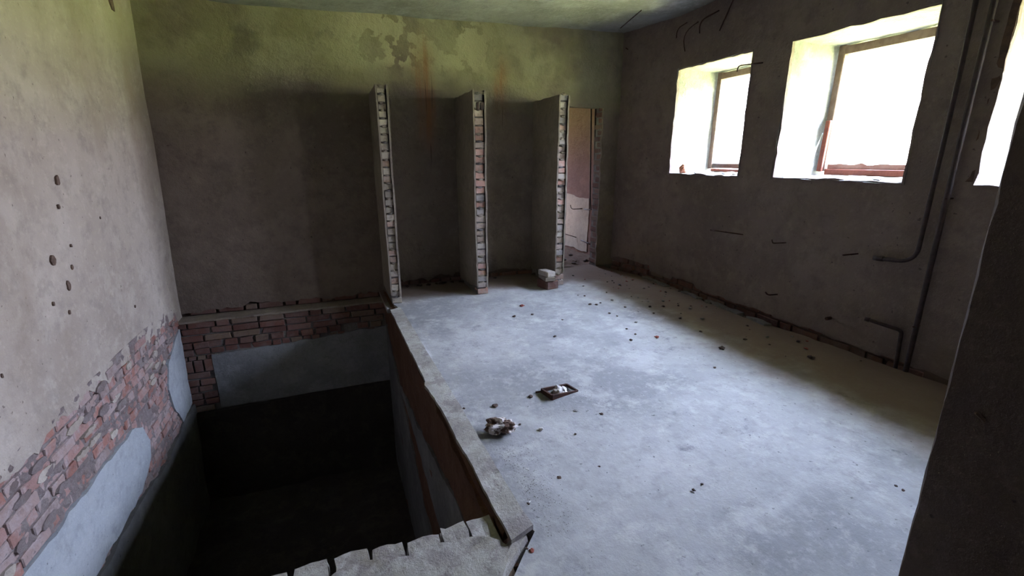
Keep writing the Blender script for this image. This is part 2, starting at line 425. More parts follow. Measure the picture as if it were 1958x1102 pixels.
# ------------------------------------------------------------------ back wall
hole_door = poly([(2.72, -.05), (3.49, -.05), (3.49, 2.15), (2.72, 2.15)], .09, [0, .012, .008, .006], 4)
ob = []
for a, b in zip([(-1.62, -.10), (-1.1, -.06), (-.75, -.03), (-.3, -.05), (.3, -.06), (.56, -.02)], [(-1.1, -.06), (-.75, -.03), (-.3, -.05), (.3, -.06), (.56, -.02), (.62, .06)]): ob += rl(a, b, .05, .022, 8)
ob += rl((.62, .075), (2.72, .065), .05, .036, 9)
ob += [(2.72, .05), (2.72, 2.15), (2.95, 2.155), (3.2, 2.145), (3.488, 2.15)]
ob += rl((3.49, 2.14), (3.49, .03), .08, .009, 4)
ob += [(3.49, .03), (3.9, .03), (3.9, 3.2), (-1.6, 3.1)]
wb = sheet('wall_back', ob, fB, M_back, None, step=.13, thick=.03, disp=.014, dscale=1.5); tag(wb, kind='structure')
box('wall_core', -1.7, 2.72, YB+.05, 5.72, -.3, 3.2, M_dark, wb)
box('wall_core', 2.72, 3.49, YB+.025, 5.72, 2.16, 3.2, M_dark, wb)
box('wall_core', 3.51, 3.95, YB+.025, 5.72, -.1, 3.2, M_mortd, wb)
# bricks bared at the foot of the wall over the pit and along the door jamb
x = -1.5
while x < .5:
    L = R.choice([.25, .25, .12]); c = M_brickd
    brick((x+L/2, YB+.052+R.uniform(0, .01), -.072), L-.01, .1, .062, c, wb); x += L+.012
x = .7
while x < 2.6:
    L = R.choice([.25, .12]); brick((x+L/2, YB+.075, .012), L-.01, .1, .062, M_brickd, wb); x += L+.012
k = 0; z = .04
while z < 2.12:
    if k % 2: brick((3.556+R.uniform(-.004, .006), 5.60, z+.033), .11, .12, .060, M_brickd, wb)
    else: brick((3.556+R.uniform(-.004, .006), 5.64, z+.033), .11, .17, .060, M_brickd, wb)
    z += .077; k += 1

# ------------------------------------------------------------------ right wall with window openings
holes = []
for n, a, b in WIN:
    holes.append(poly([(a, WZ0), (b, WZ0), (b, WZ1), (a, WZ1)], .07, [.009, .009, .007, .005], a))
orr = [(-.6, -.05)]
be = [(-.6, .02), (1.4, .01), (1.6, .03), (2.4, .035), (3.0, .05), (3.4, .04), (3.95, .055), (4.0, .10), (4.35, .10), (4.38, .055), (4.78, .07), (4.8, .15), (5.1, .16), (5.35, .17), (5.5, .10)]
orr = []
for a, b in zip(be, be[1:]): orr += rl(a, b, .05, .012, 12)
orr += [(5.55, .10), (5.55, 3.2), (-.6, 3.2)]
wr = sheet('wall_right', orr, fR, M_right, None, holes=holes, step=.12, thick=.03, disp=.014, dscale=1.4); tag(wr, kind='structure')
sheet('mortar_bed', poly([(-.6, -.12), (5.6, -.12), (5.6, .3), (-.6, .3)], .3, 0), lambda y, z, d: (XR(y)+.045-d, y, z), M_dark, wr, step=.06, thick=0, disp=.012, dscale=8)
for rowi, zz in enumerate((-.03, .047, .124)):
    y = 1.7+rowi*.1
    while y < 5.4:
        L = R.choice([.25, .25, .12]); 
        brick((XR(y+L/2)+.082+R.uniform(-.010, .004), y+L/2, zz), L-.008, .1, .064, M_brickd, wr, 'Y'); y += L+.012
# bared strip beside the third window
sheet('bared_strip', poly([(1.695, 1.36), (1.735, 1.36), (1.735, 3.0), (1.695, 3.0)], .06, .006, 3), lambda y, z, d: (XR(y)-.008-d, y, z), plain('brown_bared_strip', (.11, .07, .052), (.07, .045, .036), .9, 18), wr, step=.05, thick=.01, disp=.004, dscale=12)

# ------------------------------------------------------------------ windows
def window(n, a, b, seed):
    root = empty(n, (3.87, (a+b)/2, WZ0)); tag(root, kind='structure')
    def ch(o): o.location = Vector(o.location)-root.location; o.parent = root; return o
    x0, x1 = 3.862, 4.60; e = .012
    bm = None
    o = [(x0, WZ0-.02), (x1, WZ0-.02), (x1, WZ1+.02), (x0, WZ1+.02)]
    for yy, s in ((b+e, -1), (a-e, 1)):
        ch(sheet('reveal', poly(o, .1, [0, 0, 0, 0]), lambda u, v, d, yy=yy, s=s: (u, yy+s*d, v), M_rev, None, step=.09, thick=0, disp=.014, dscale=5))
    o = [(x0, a-.03), (x1, a-.03), (x1, b+.03), (x0, b+.03)]
    ch(sheet('lintel', poly(o, .1, 0), lambda u, v, d: (u, v, WZ1+e-d), M_rev, None, step=.09, thick=0, disp=.014, dscale=5))
    ch(sheet('sill', poly(o, .1, 0), lambda u, v, d: (u, v, WZ0-.006+d+.02*max(0, min(1, (u-3.95)/.4))), M_rev, None, step=.04, thick=0, disp=.018, dscale=9))
    # frame, faded timber
    xf = 4.49; t = .062
    ch(board('frame_post', (xf, b-t/2, (WZ0+WZ1)/2+.03), (.07, t, WZ1-WZ0-.04), M_wood))
    ch(board('frame_post', (xf, a+t/2, (WZ0+WZ1)/2+.03), (.07, t, WZ1-WZ0-.04), M_wood))
    ch(board('frame_head', (xf, (a+b)/2, WZ1-.035), (.07, b-a-2*t, .07), M_wood))
    return root, ch
r1, ch = window(*WIN[0], 1)
ch(board('bottom_rail', (4.49, 4.075, 1.425), (.06, .88, .055), M_woodg))
ch(board('bottom_board', (4.40, 3.98, 1.375), (.10, .86, .032), M_woodr, rot=(.01, 0, .03)))
r2, ch = window(*WIN[1], 2)
ch(board('bottom_rail', (4.49, 2.63, 1.385), (.07, .92, .055), M_woodr))
# broken upper rail with a jagged top edge
bm = bmesh.new(); n = 18; top = []
pr = []
for i in range(n+1):
    y = 2.17+.91*i/n; zt = 1.455+.014*fn(y, 2, 0, 12, 2)+(.008 if i % 4 == 0 else 0)
    pr.append([bm.verts.new((xx, y, zz)) for xx, zz in ((4.475, 1.41), (4.475, zt), (4.50, zt), (4.50, 1.41))])
for i in range(n):
    for k in range(4): bm.faces.new([pr[i][k], pr[i][(k+1) % 4], pr[i+1][(k+1) % 4], pr[i+1][k]])
bm.faces.new(pr[0][::-1]); bm.faces.new(pr[-1]); bmesh.ops.recalc_face_normals(bm, faces=bm.faces[:])
ch(frombm('splintered_rail', bm, plain('pinkish_worn_wood', (.25, .14, .105), (.20, .09, .065), .7, 14)))
ch(board('sash_stile', (4.43, 3.115, 1.62), (.03, .045, .46), M_woodr, rot=(.02, 0, 0)))
r3, ch = window(*WIN[2], 3)
ch(board('bottom_rail', (4.49, 1.185, 1.385), (.07, .89, .055), M_woodr))
cable = tube('cable', dense(bend([(4.44, 3.16, 1.74), (4.36, 3.14, 1.60), (4.26, 3.10, 1.40), (4.20, 3.06, 1.362), (4.10, 3.0, 1.375)], .06), .03), .0045, M_wire)
tag(cable, 'thin pale cable hanging beside the frame of the middle window', 'cable')

# ------------------------------------------------------------------ ceiling
cg = sheet('ceiling', poly([(-1.7, -.7), (3.95, -.7), (3.95, 5.6), (-1.7, 5.6)], .3, 0), lambda x, y, d: (x, y, ZC(x)-d-(.0 if y < 5.2 else 0)), M_ceil, None, step=.12, thick=0, disp=.03, dscale=1.2)
tag(cg, kind='structure')
# roof slab over both rooms keeps the daylight out
rs = box('roof_slab', -1.95, 4.62, -.8, 9.1, 3.16, 3.4, M_dark); tag(rs, kind='structure')

# ------------------------------------------------------------------ floor with the pit left open
fe = [(3.83, 1.0), (3.83, 1.5), (3.80, 1.8), (3.80, 2.0), (3.80, 2.5), (3.73, 2.9), (3.69, 3.15), (3.77, 3.35), (3.70, 3.6), (3.77, 3.9), (3.80, 4.2), (3.77, 4.6), (3.74, 5.0), (3.66, 5.3), (3.62, 5.62)]
of = [(.45, 1.19), (.12, .93), (-.2, .8), (-1.7, .8), (-1.7, -.65), (3.95, -.65), (3.95, 1.0)]
for a, b in zip(fe, fe[1:]): of += rl(a, b, .05, .016, 15)
of += [(3.62, 5.62), (3.62, 5.70), (2.6, 5.70), (2.6, 5.56), (.52, 5.56), (.54, 4.78), (.56, 4.70), (.60, 3.0), (.635, 1.5), (.662, 1.41), (.565, 1.312)]
def fdep(x, y):
    d = 0
    r = math.hypot(x-1.30, y-2.41); d += .010*math.exp(-(r/.22)**2)
    if r < .095: d -= 0
    d += .012*math.exp(-((x-.80)/.12)**2-((y-1.6)/.25)**2)*(1+fn(x, y, 1, 30, 2))
    return d
drain_hole = [(1.225, 2.43), (1.375, 2.462), (1.385, 2.395), (1.235, 2.362)]
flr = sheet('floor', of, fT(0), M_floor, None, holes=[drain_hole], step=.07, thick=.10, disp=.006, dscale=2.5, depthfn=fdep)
tag(flr, kind='structure')
sheet('trench_bed', poly([(3.55, .9), (4.0, .9), (4.0, 5.7), (3.55, 5.7)], .3, 0), fT(-.075), plain('trench_dirt', (.09, .07, .055), (.05, .04, .035), .95, 10), flr, step=.06, thick=0, disp=.04, dscale=9)
# raised lip of broken screed along the trench
for k, (y0, y1, xx) in enumerate(((3.18, 3.62, 3.76), (2.85, 3.05, 3.74), (4.3, 4.75, 3.78), (3.75, 4.0, 3.77))):
    sheet('broken_edge', poly([(xx-.07, y0), (xx, y0-.02), (xx+.02, y1), (xx-.04, y1+.03)], .05, .015, k), fT(.018), M_mortd, flr, step=.04, thick=.05, disp=.012, dscale=12)
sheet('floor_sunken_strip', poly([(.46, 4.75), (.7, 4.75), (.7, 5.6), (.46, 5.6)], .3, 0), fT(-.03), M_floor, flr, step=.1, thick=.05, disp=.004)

fbs = box('floor_base', .72, 4.62, -.7, 5.9, -.4, -.14, M_dark); tag(fbs, kind='structure')
box('channel_bed', .3, .9, .9, 1.6, -.2, -.05, M_mortd, fbs)
# ------------------------------------------------------------------ pit
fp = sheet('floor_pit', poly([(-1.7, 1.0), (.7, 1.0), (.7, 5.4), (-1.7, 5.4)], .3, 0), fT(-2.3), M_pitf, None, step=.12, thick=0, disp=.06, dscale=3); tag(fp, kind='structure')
wpb = empty('wall_pit_back', (0, 5.4, 0)); tag(wpb, kind='structure')
def chp(o): o.location = Vector(o.location)-wpb.location; o.parent = wpb; return o
chp(box('mortar_core', -1.66, .62, 5.375, 5.56, -1.2, -.125, M_mortd, None, .0))
chp(sheet('ledge_top', poly([(-1.6, 5.345), (.5, 5.345), (.5, 5.56), (-1.6, 5.56)], .06, [.012, 0, 0, 0], 3), fT(-.114), M_stall, None, step=.05, thick=.02, disp=.008, dscale=9))
chp(box('backing', -1.75, .7, 5.40, 5.75, -2.5, -.14, M_dark, None))
zt = -.128
def rowb(zt, h, x0, x1, kinds, y=5.352, dy=.012, gap=.012, skip=.03):
    x = x0
    while x < x1-.05:
        L = R.choice(kinds)*R.uniform(.95, 1.04)
        if x+L > x1: L = x1-x
        if R.random() > skip:
            b_ = brick((x+L/2, y+.055+R.uniform(-dy, dy), zt-h/2), L-.004, .11, h-.008, M_brickd, None); chp(b_)
        x += L+gap
rowb(-.128, .074, -1.62, .5, [.25, .25, .12]); rowb(-.204, .072, -1.56, .5, [.25, .25, .20]); rowb(-.278, .072, -1.62, .5, [.25])
rowb(-.352, .078, -1.35, .5, [.132], gap=.022); rowb(-.432, .066, -1.33, .5, [.12, .08, .2], y=5.362, dy=.012, skip=.2)
rowb(-.352, .074, -1.62, -1.33, [.14]); rowb(-.430, .072, -1.62, -1.33, [.14])
rowb(-.504, .050, -1.62, -1.30, [.10, .07], dy=.015); 
for i in range(3):
    chp(brick((-1.555+i*.092, 5.405, -.625), .072, .11, .135, M_brickd, None))
zz = -.700
for i in range(6):
    rowb(zz, .072, -1.63, -1.335, [.25, .12, .15], dy=.012); zz -= .078
chp(sheet('plaster_patch', poly([(-1.33, -1.14), (.52, -1.14), (.52, -.42), (-.2, -.47), (-.9, -.50), (-1.33, -.51)], .06, [.0, 0, .014, .014, .014, .006], 3), lambda x, z, d: (x, 5.348-d, z), M_panel, None, step=.09, thick=.04, disp=.006, dscale=4))
chp(sheet('lower_render', poly([(-1.7, -2.4), (.6, -2.4), (.6, -1.16), (-.5, -1.155), (-1.7, -1.17)], .08, [0, 0, .004, .004, 0], 3), lambda x, z, d: (x, 5.325-d, z), M_pitf, None, step=.12, thick=.05, disp=.010, dscale=2))
# right side of the pit
fPR = lambda off: (lambda y, z, d: (PX1-off-d, y, z))
wpr = sheet('wall_pit_right', poly([(1.3, -2.4), (5.4, -2.4), (5.4, -.02), (1.3, -.02)], .12, [0, 0, 0, .006]), fPR(0), M_rustw, None, step=.08, thick=.05, disp=.022, dscale=5); tag(wpr, kind='structure')
sheet('plaster_patch', poly([(4.5, -.74), (3.2, -.56), (2.2, -.36), (1.4, -.20), (1.4, -1.2), (2.65, -.95), (3.5, -.80)], .07, .02, 9), fPR(.014), M_pitp, wpr, step=.08, thick=.02, disp=.006)
sheet('plaster_patch', poly([(5.33, -.40), (5.0, -.52), (4.3, -.80), (3.5, -1.15), (2.6, -1.5), (1.4, -1.8), (1.4, -2.3), (5.33, -2.3)], .07, .02, 10), fPR(.014), M_pitp, wpr, step=.1, thick=.02, disp=.006)
wpf = sheet('wall_pit_front', poly([(-1.7, -2.4), (.49, -2.4), (.49, -.06), (-1.7, -.06)], .2, 0), lambda x, z, d: (x, 1.50+d, z), M_dark, None, step=.12, thick=0, disp=.01); tag(wpf, kind='structure')

# curb along the right edge of the pit
side = tag(empty('pit_curb', (.56, 3.0, 0)), 'long grey rendered curb strip along the right edge of the pit', 'curb')
def cz(y): return .052-.045*max(0, min(1, (y-1.4)/3.3))
inn = [(.535, 1.355), (.527, 1.8), (.515, 2.3), (.500, 2.60), (.488, 2.72), (.476, 2.80), (.492, 2.86), (.490, 3.3), (.482, 4.0), (.476, 4.6)]
ou = [(.590, 4.66), (.598, 4.2), (.606, 3.4), (.618, 3.0), (.624, 2.6), (.632, 2.0), (.640, 1.5), (.648, 1.395)]
oc = []
for a, b in zip(inn, inn[1:]): oc += rl(a, b, .05, .004, 21)
oc += rl(inn[-1], ou[0], .03, .008, 1)
for a, b in zip(ou, ou[1:]): oc += rl(a, b, .06, .002, 22)
oc += [ou[-1]]
c = sheet('render_cap', oc, lambda x, y, d: (x, y, cz(y)+d), M_cap, None, step=.035, thick=.024, disp=.004, dscale=7)
c.parent = side; c.location = -side.location
c = sheet('brick_body', poly([(.525, 1.42), (.630, 1.46), (.585, 4.66), (.495, 4.66)], .08, .004, 4), lambda x, y, d: (x, y, cz(y)-.018+d), M_rustw, None, step=.05, thick=.045, disp=.002); c.parent = side; c.location = -side.location

# front curb, brick on edge with mortar crust
front = tag(empty('pit_curb', (-.4, 1.4, 0)), 'broken brick curb with bare toothed headers at the near edge of the pit', 'curb')
def chf(o):
    if o.parent is None: o.location = Vector(o.location)-front.location; o.parent = front
    return o
teeth = [(.405, .512, 1.552), (.292, .398, 1.556), (.150, .285, 1.535), (.018, .140, 1.548), (-.118, .008, 1.560), (-.262, -.140, 1.560), (-.40, -.28, 1.555), (-.54, -.42, 1.56), (-.68, -.56, 1.55), (-.83, -.70, 1.56), (-.97, -.85, 1.55), (-1.12, -.99, 1.56), (-1.26, -1.14, 1.56), (-1.41, -1.28, 1.55)]
for i, (a, b, yy) in enumerate(teeth):
    bm = bmesh.new(); boxm(bm, a+.003, b-.003, yy-.24, yy+R.uniform(-.006, .006), -.045, .024+R.uniform(-.004, .004))
    bmesh.ops.subdivide_edges(bm, edges=bm.edges[:], cuts=3, use_grid_fill=True)
    for v in bm.verts:
        v.co += Vector((.008*fn(v.co.x+i, v.co.y, v.co.z, 16, 2), .014*fn(v.co.x, v.co.y+i, v.co.z, 14, 2), .006*fn(v.co.x, v.co.y, v.co.z+i, 18, 2)))
        if v.co.z > .015 and v.co.y > yy-.02: v.co.z -= .004
    bmesh.ops.triangulate(bm, faces=bm.faces[:])
    chf(frombm('brick', bm, M_dusty if False else M_cap))
chf(sheet('mortar_crust', poly([(-1.55, 1.0), (.18, 1.02), (.42, 1.20), (.53, 1.335), (.503, 1.39), (.40, 1.455), (.28, 1.47), (.15, 1.45), (0, 1.49), (-.14, 1.46), (-.3, 1.49), (-1.55, 1.49)], .035, [0, .006, .006, .006, .012, .02, .02, .02, .02, .02, .02, 0], 31), lambda x, y, d: (x, y, .034+d), M_cap, None, step=.035, thick=.05, disp=.012, dscale=14))
chf(box('brick_bed', -1.55, .52, 1.0, 1.485, -.3, -.02, M_brickd, None, .003, 3))
# rendered sloping edge piece at the outer corner
bm = bmesh.new(); pa = [(.600, 1.40), (.540, 1.355), (.47, 1.285), (.39, 1.215), (.27, 1.13), (.12, 1.05)]; rr = []
for i, (x, y) in enumerate(pa):
    j = lambda s: R.uniform(-s, s)
    rr.append([bm.verts.new((x-.020+j(.004), y+.016+j(.004), .022)), bm.verts.new((x-.005+j(.006), y+.002+j(.006), .036+j(.003))), bm.verts.new((x+.018+j(.005), y-.010+j(.005), .020)), bm.verts.new((x+.030+j(.006), y-.018+j(.006), -.07)), bm.verts.new((x-.03, y+.02, -.07))])
for i in range(len(pa)-1):
    for k in range(5): bm.faces.new([rr[i][k], rr[i][(k+1) % 5], rr[i+1][(k+1) % 5], rr[i+1][k]])
bm.faces.new(rr[0]); bm.faces.new(rr[-1][::-1]); bmesh.ops.recalc_face_normals(bm, faces=bm.faces[:])
chf(frombm('edge_fillet', bm, M_cap))

# ------------------------------------------------------------------ stall partitions
def partition(x0, x1, yf, label, seed, miss=0, bmat=None):
    bmat = bmat or M_brickp
    root = tag(empty('partition_wall', ((x0+x1)/2, yf, 0)), label, 'partition')
    def ch(o):
        if o.parent is None: o.location = Vector(o.location)-root.location; o.parent = root
        return o
    zt = 2.185
    zl = .10+miss
    o = poly([(yf, zl), (YB, zl*.3), (YB, zt), (yf, zt)], .05, [.01, 0, .006, .008], seed)
    ch(sheet('plaster_face', o, lambda y, z, d: (x0-d, y, z), M_stall, None, step=.12, thick=.016, disp=.008, dscale=2))
    o2 = poly([(yf-.006, zl*.8), (YB, zl*.3), (YB, zt), (yf-.006, zt)], .05, [.01, 0, .006, .008], seed+3)
    o2 = sheet('plaster_face', o2, lambda y, z, d: (x1+d, y, z), M_stall, None, step=.12, thick=.019, disp=.008, dscale=2); ch(o2)
    ch(box('mortar_core', x0+.012, x1-.022, yf+.022, YB, 0.0, zt-.02, M_mortd, None))
    z = .004; k = 0
    xm, wd = (x0+x1)/2-.001, x1-x0-.030
    while z < zt-.05:
        h = .0655+R.uniform(-.007, .006); ww = wd*R.uniform(.80, 1.03)
        if z < zl+.03: ww = (x1-x0)*.90
        dd = R.choice([.007, .0, .011, .003])
        ch(brick((xm-(wd-ww)*.35, yf+.004+dd+.06, z+h/2), ww, .12, h, bmat, None, tilt=.02))
        if R.random() < .8:
            bm = bmesh.new(); bmesh.ops.create_icosphere(bm, subdivisions=1, radius=1)
            for v in bm.verts: v.co = Vector((v.co.x*wd*R.uniform(.28, .5), v.co.y*.020*R.uniform(.7, 1.2), v.co.z*.020*R.uniform(.6, 1.2)))
            mo = frombm('mortar_lump', bm, M_stall if k % 3 else M_mortd); mo.location = (xm+R.uniform(-.015, .01), yf+.018, z+h+.005); ch(mo)
        z += h+.0115; k += 1
    o = poly([(x0+.005, yf+.01), (x1-.01, yf+.01), (x1-.01, YB), (x0+.005, YB)], .05, .006, seed)
    ch(sheet('top_mortar', o, lambda x, y, d: (x, y, zt-.004+d), M_stall, None, step=.05, thick=.03, disp=.010, dscale=10))
    return root
partition(.515, .628, 4.80, 'leftmost stall partition wall with plastered brick end, standing at the corner of the pit', 1, 0, brickmat('mortared_brick', [(.33, .29, .235), (.31, .265, .22), (.36, .32, .255), (.35, .24, .19), (.29, .255, .215)], (.40, .38, .32), .7))
partition(1.475, 1.612, 4.80, 'middle stall partition wall with bare brick end and dark hole near its top', 2)
partition(2.475, 2.602, 4.82, 'rightmost stall partition wall with bare brick end, beside the doorway', 5, .12)
# two sockets near the top of the middle partition
mp = [o for o in bpy.data.objects if o.name.startswith('partition_wall')][1]
for dx in (-.018, .026):
    s_ = board('socket_hole', (dx, .002, 2.03), (.026 if dx < 0 else .034, .02, .075), M_rubd, mp, jit=.004)

# ------------------------------------------------------------------ adjacent room seen through the doorway
ar = sheet('wall_next_room_right', poly([(5.72, -.15), (9.05, -.15), (9.05, 3.2), (5.72, 3.2)], .3, 0), lambda y, z, d: (3.87-d, y, z), M_pink, None, step=.2, thick=0, disp=.01); tag(ar, kind='structure')
sheet('plaster_patch', poly([(6.40, .03), (8.3, .0), (8.3, .97), (7.2, .93), (6.40, .90)], .09, .02, 5), lambda y, z, d: (3.862-d, y, z), M_cream, ar, step=.12, thick=.008, disp=.003)
o = box('wall_next_room_left', 1.9, 2.05, 5.72, 9.1, -.1, 3.2, M_pink); tag(o, kind='structure')
o = sheet('wall_next_room_far', poly([(2.0, -.1), (3.95, -.1), (3.95, 3.2), (2.0, 3.2)], .3, 0), lambda x, z, d: (x, 9.0-d, z), M_pink, None, holes=[[(2.6, 1.3), (3.4, 1.3), (3.4, 2.1), (2.6, 2.1)]], step=.2, thick=.2, disp=.01); tag(o, kind='structure')  # the opening is an unseen window, added to bring daylight into this room
def ndep(x, y): return .10*max(0, min(1, (x-3.0)/.8))*max(0, min(1, (y-5.9)/.5))
o = sheet('floor_next_room', poly([(2.0, 5.66), (3.95, 5.66), (3.95, 9.1), (2.0, 9.1)], .2, [.01, 0, 0, 0]), lambda x, y, d: (x, y, -.01+d), plaster('next_room_dirt', (.14, .09, .065), (.11, .07, .05), (.18, .125, .10), 3, .02).done(), None, step=.07, thick=.04, disp=.035, dscale=5); tag(o, kind='structure')

# ------------------------------------------------------------------ wall and room behind the viewer, and the pier at the right
pr = tag(empty('wall_front', (1.5, .5, 0)), kind='structure')
bm = bmesh.new()
vz = np.linspace(-.1, 3.2, 56)
def px(z): return 1.553-.050*z if z < 1.8 else 1.463
cols_ = []
for z in vz:
    j = lambda s: R.uniform(-s, s); b = .010 if z > .45 else .022
    e0 = px(z)+b*fn(z, 3, 0, 9, 3)
    cols_.append([bm.verts.new(q) for q in ((3.95, .615, z), (e0+.03, .612, z), (e0+.004+j(.003), .598+j(.003), z), (e0-.002+j(.003), .50+j(.004), z), (e0+.002+j(.003), .40+j(.003), z), (e0+.004+j(.003), .25, z), (2.3, .24+j(.003), z), (3.95, .24, z))])
for a, b in zip(cols_, cols_[1:]):
    for k in range(7): bm.faces.new([a[k], a[k+1], b[k+1], b[k]])
bmesh.ops.recalc_face_normals(bm, faces=bm.faces[:])
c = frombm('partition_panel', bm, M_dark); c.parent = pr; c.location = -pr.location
s_ = board('gouge_mark', (.004, .02, .86), (.008, .03, .010), M_hole, pr, rot=(.6, 0, 0), jit=.002)
o = box('wall_rear', -1.8, 4.0, -.78, -.62, -.3, 3.3, M_dark); tag(o, kind='structure')
o = box('wall_rear_right', 3.9, 4.1, -.7, .5, -.1, 3.3, M_dark); tag(o, kind='structure')
for (x0, x1, y0, y1) in ((-1.7, .6, .6, 1.05),): 
    o = box('pit_front_fill', x0, x1, y0, y1, -.4, -.06, M_dark); tag(o, kind='structure')

# ------------------------------------------------------------------ pipes and hooks
xp = 3.80
pts = dense(bend([(xp, 1.90, 3.1), (xp, 1.875, 2.0), (xp, 1.865, .80), (xp-.01, 2.10, .785)], .11, 8), .08)
root = tag(empty('water_pipe', (xp, 1.9, .8)), 'dark pipe running down from the ceiling and bending left above the floor', 'pipe')
def chr_(o, root): o.location = Vector(o.location)-root.location; o.parent = root; return o
chr_(tube('pipe_run', pts, .0145, M_pipe, None, 10, .05), root)
chr_(tube('pipe_end', [(xp-.01, 2.06, .788), (xp-.012, 2.125, .783)], .019, M_pipe, None, 10), root)
root = tag(empty('water_pipe', (xp, 1.77, 0)), 'long straight dark pipe from ceiling to floor beside the right window', 'pipe')
chr_(tube('pipe_run', dense([(xp, 1.80, 3.1), (xp, 1.785, 1.6), (xp+.01, 1.765, -.05)], .09), .0175, M_pipe, None, 10, .05), root)
for zz in (.35, 1.25, 2.3):
    chr_(tube('pipe_clip', [(xp-.018, 1.775, zz), (3.858, 1.775, zz)], .006, M_rust, None, 6), root)
root = tag(empty('water_pipe', (3.82, 1.87, 0)), 'short dark pipe stub rising from the floor and bending left near the corner', 'pipe')
chr_(tube('pipe_run', dense(bend([(3.83, 1.84, -.05), (3.83, 1.86, .285), (3.76, 2.06, .315)], .03, 5), .05), .014, M_pipe, None, 10, .05), root)
chr_(tube('pipe_end', [(3.765, 2.045, .314), (3.755, 2.075, .317)], .018, M_pipe, None, 10), root)
def rod(pts, r, label, *a, **k):
    if len(pts) == 3: pts = bend(pts, min((Vector(pts[0])-Vector(pts[1])).length, (Vector(pts[2])-Vector(pts[1])).length)*.7, 5)
    return rod0(pts, r, label, *a, **k)
def rod0(pts, r, label, cat='rod', group=None, m=None, name='iron_rod'):
    return tag(tube(name, dense(pts, .04), r, m or M_rust, None, 6, .12), label, cat, group)
rod([(3.88, 3.40, .764), (3.44, 3.407, .836)], .006, 'long thin iron rod sticking out of the wall below the gap between the windows')
rod([(3.88, 2.92, .762), (3.71, 2.93, .765), (3.70, 2.93, .80)], .006, 'short hooked iron pin below the middle window, nearest the long rod', 'hook', name='iron_hook')
rod([(3.88, 2.29, .778), (3.71, 2.30, .777)], .007, 'short iron pin in the wall just left of the bent pipe', 'hook', name='iron_pin')
rod([(3.88, 2.91, .268), (3.78, 2.95, .26), (3.76, 2.96, .29)], .007, 'small bent iron hook low on the wall beneath the middle window', 'hook', name='iron_hook')
rod([(3.88, 2.40, .20), (3.82, 2.40, .20)], .014, 'small dark peg low on the wall above the floor gap', 'peg', name='iron_peg')
rod([(3.88, 3.44, 2.365), (3.585, 3.455, 2.32), (3.587, 3.46, 2.27)], .006, 'iron spike with a drooping tip crossing the far window corner', 'spike', name='iron_spike')
rod([(3.865, 4.50, 2.66), (3.80, 4.50, 2.84), (3.86, 4.33, 2.915)], .005, 'curved iron hook bent out of the wall, lowest of those above the far window', 'hook', name='iron_hook')
rod([(3.865, 4.30, 2.80), (3.81, 4.26, 2.90), (3.86, 4.05, 2.95)], .006, 'curved iron hook high on the wall, second from the right of the group', 'hook', name='iron_hook')
rod([(3.865, 4.66, 2.83), (3.82, 4.62, 2.91), (3.86, 4.50, 2.95)], .0045, 'thin curved iron hook high on the wall, furthest left of the group', 'hook', name='iron_hook')
rod([(3.865, 4.02, 2.76), (3.85, 3.94, 2.87), (3.84, 3.84, 3.02)], .006, 'long iron rod slanting up to the ceiling between the two windows', 'rod')
rod([(3.40, 5.1, 2.99), (3.28, 4.55, 3.02)], .006, 'thin dark rod hanging at the ceiling near the far corner', 'rod')
rod([(3.80, 5.46, 2.85), (3.70, 5.40, 2.86)], .007, 'tiny iron pin in the far corner just under the ceiling', 'hook', name='iron_pin')
# adjacent room plumbing
root = tag(empty('water_pipe', (3.82, 6.3, 0)), 'thin dark pipe with two side branches seen through the doorway', 'pipe')
chr_(tube('pipe_run', dense([(3.82, 6.30, 3.0), (3.82, 6.13, -.02)], .1), .016, M_pipe, None, 8, .05), root)
chr_(tube('pipe_run', dense([(3.80, 6.40, 3.0), (3.80, 6.26, .9), (3.80, 6.22, .74), (3.80, 6.42, .73)], .1), .011, M_pipe, None, 8, .05), root)
chr_(tube('pipe_branch', dense([(3.80, 6.18, .20), (3.80, 6.48, .22)], .1), .013, M_pipe, None, 8, .05), root)
rod([(3.86, 6.60, .72), (3.74, 6.75, .70), (3.74, 6.78, .77)], .007, 'thin iron hook on the cream wall beyond the doorway', 'hook', name='iron_hook')
rod([(3.86, 6.75, .22), (3.74, 6.95, .26)], .007, 'short iron pin low on the cream wall beyond the doorway', 'hook', name='iron_pin')

# ------------------------------------------------------------------ floor drain
dr = tag(empty('floor_drain', (1.30, 2.41, 0)), 'square rusty iron drain frame set in the concrete floor', 'drain')
ca, sa = math.cos(.20), math.sin(.20)
A = [(-.112, .052), (.088, .072), (.122, -.022), (-.092, -.068)]
hgt = [.035, .022, .012, .045]
for i in range(4):
    (xa, ya), (xb, yb) = A[i], A[(i+1) % 4]; bm = bmesh.new(); t = .011
    d = Vector((xb-xa, yb-ya)).normalized(); n_ = Vector((-d.y, d.x))*t/2
    ring = []
    for (x, y, h) in ((xa, ya, hgt[i]), (xb, yb, hgt[(i+1) % 4])):
        ring.append([bm.verts.new((x+s*n_.x+e_*d.x*0, y+s*n_.y, z)) for s, z in ((-1, -.06), (1, -.06), (1, h), (-1, h)) for e_ in (0,)])
    for k in range(4): bm.faces.new([ring[0][k], ring[0][(k+1) % 4], ring[1][(k+1) % 4], ring[1][k]])
    bm.faces.new(ring[0][::-1]); bm.faces.new(ring[1]); bmesh.ops.recalc_face_normals(bm, faces=bm.faces[:])
    frombm('frame_side', bm, M_rust, dr)
board('drain_bed', (0, 0, -.075), (.3, .22, .02), M_rubd, dr)
tube('frame_lug', [(-.15, .062, .010), (-.10, .050, .014)], .006, M_rust, dr, 6)
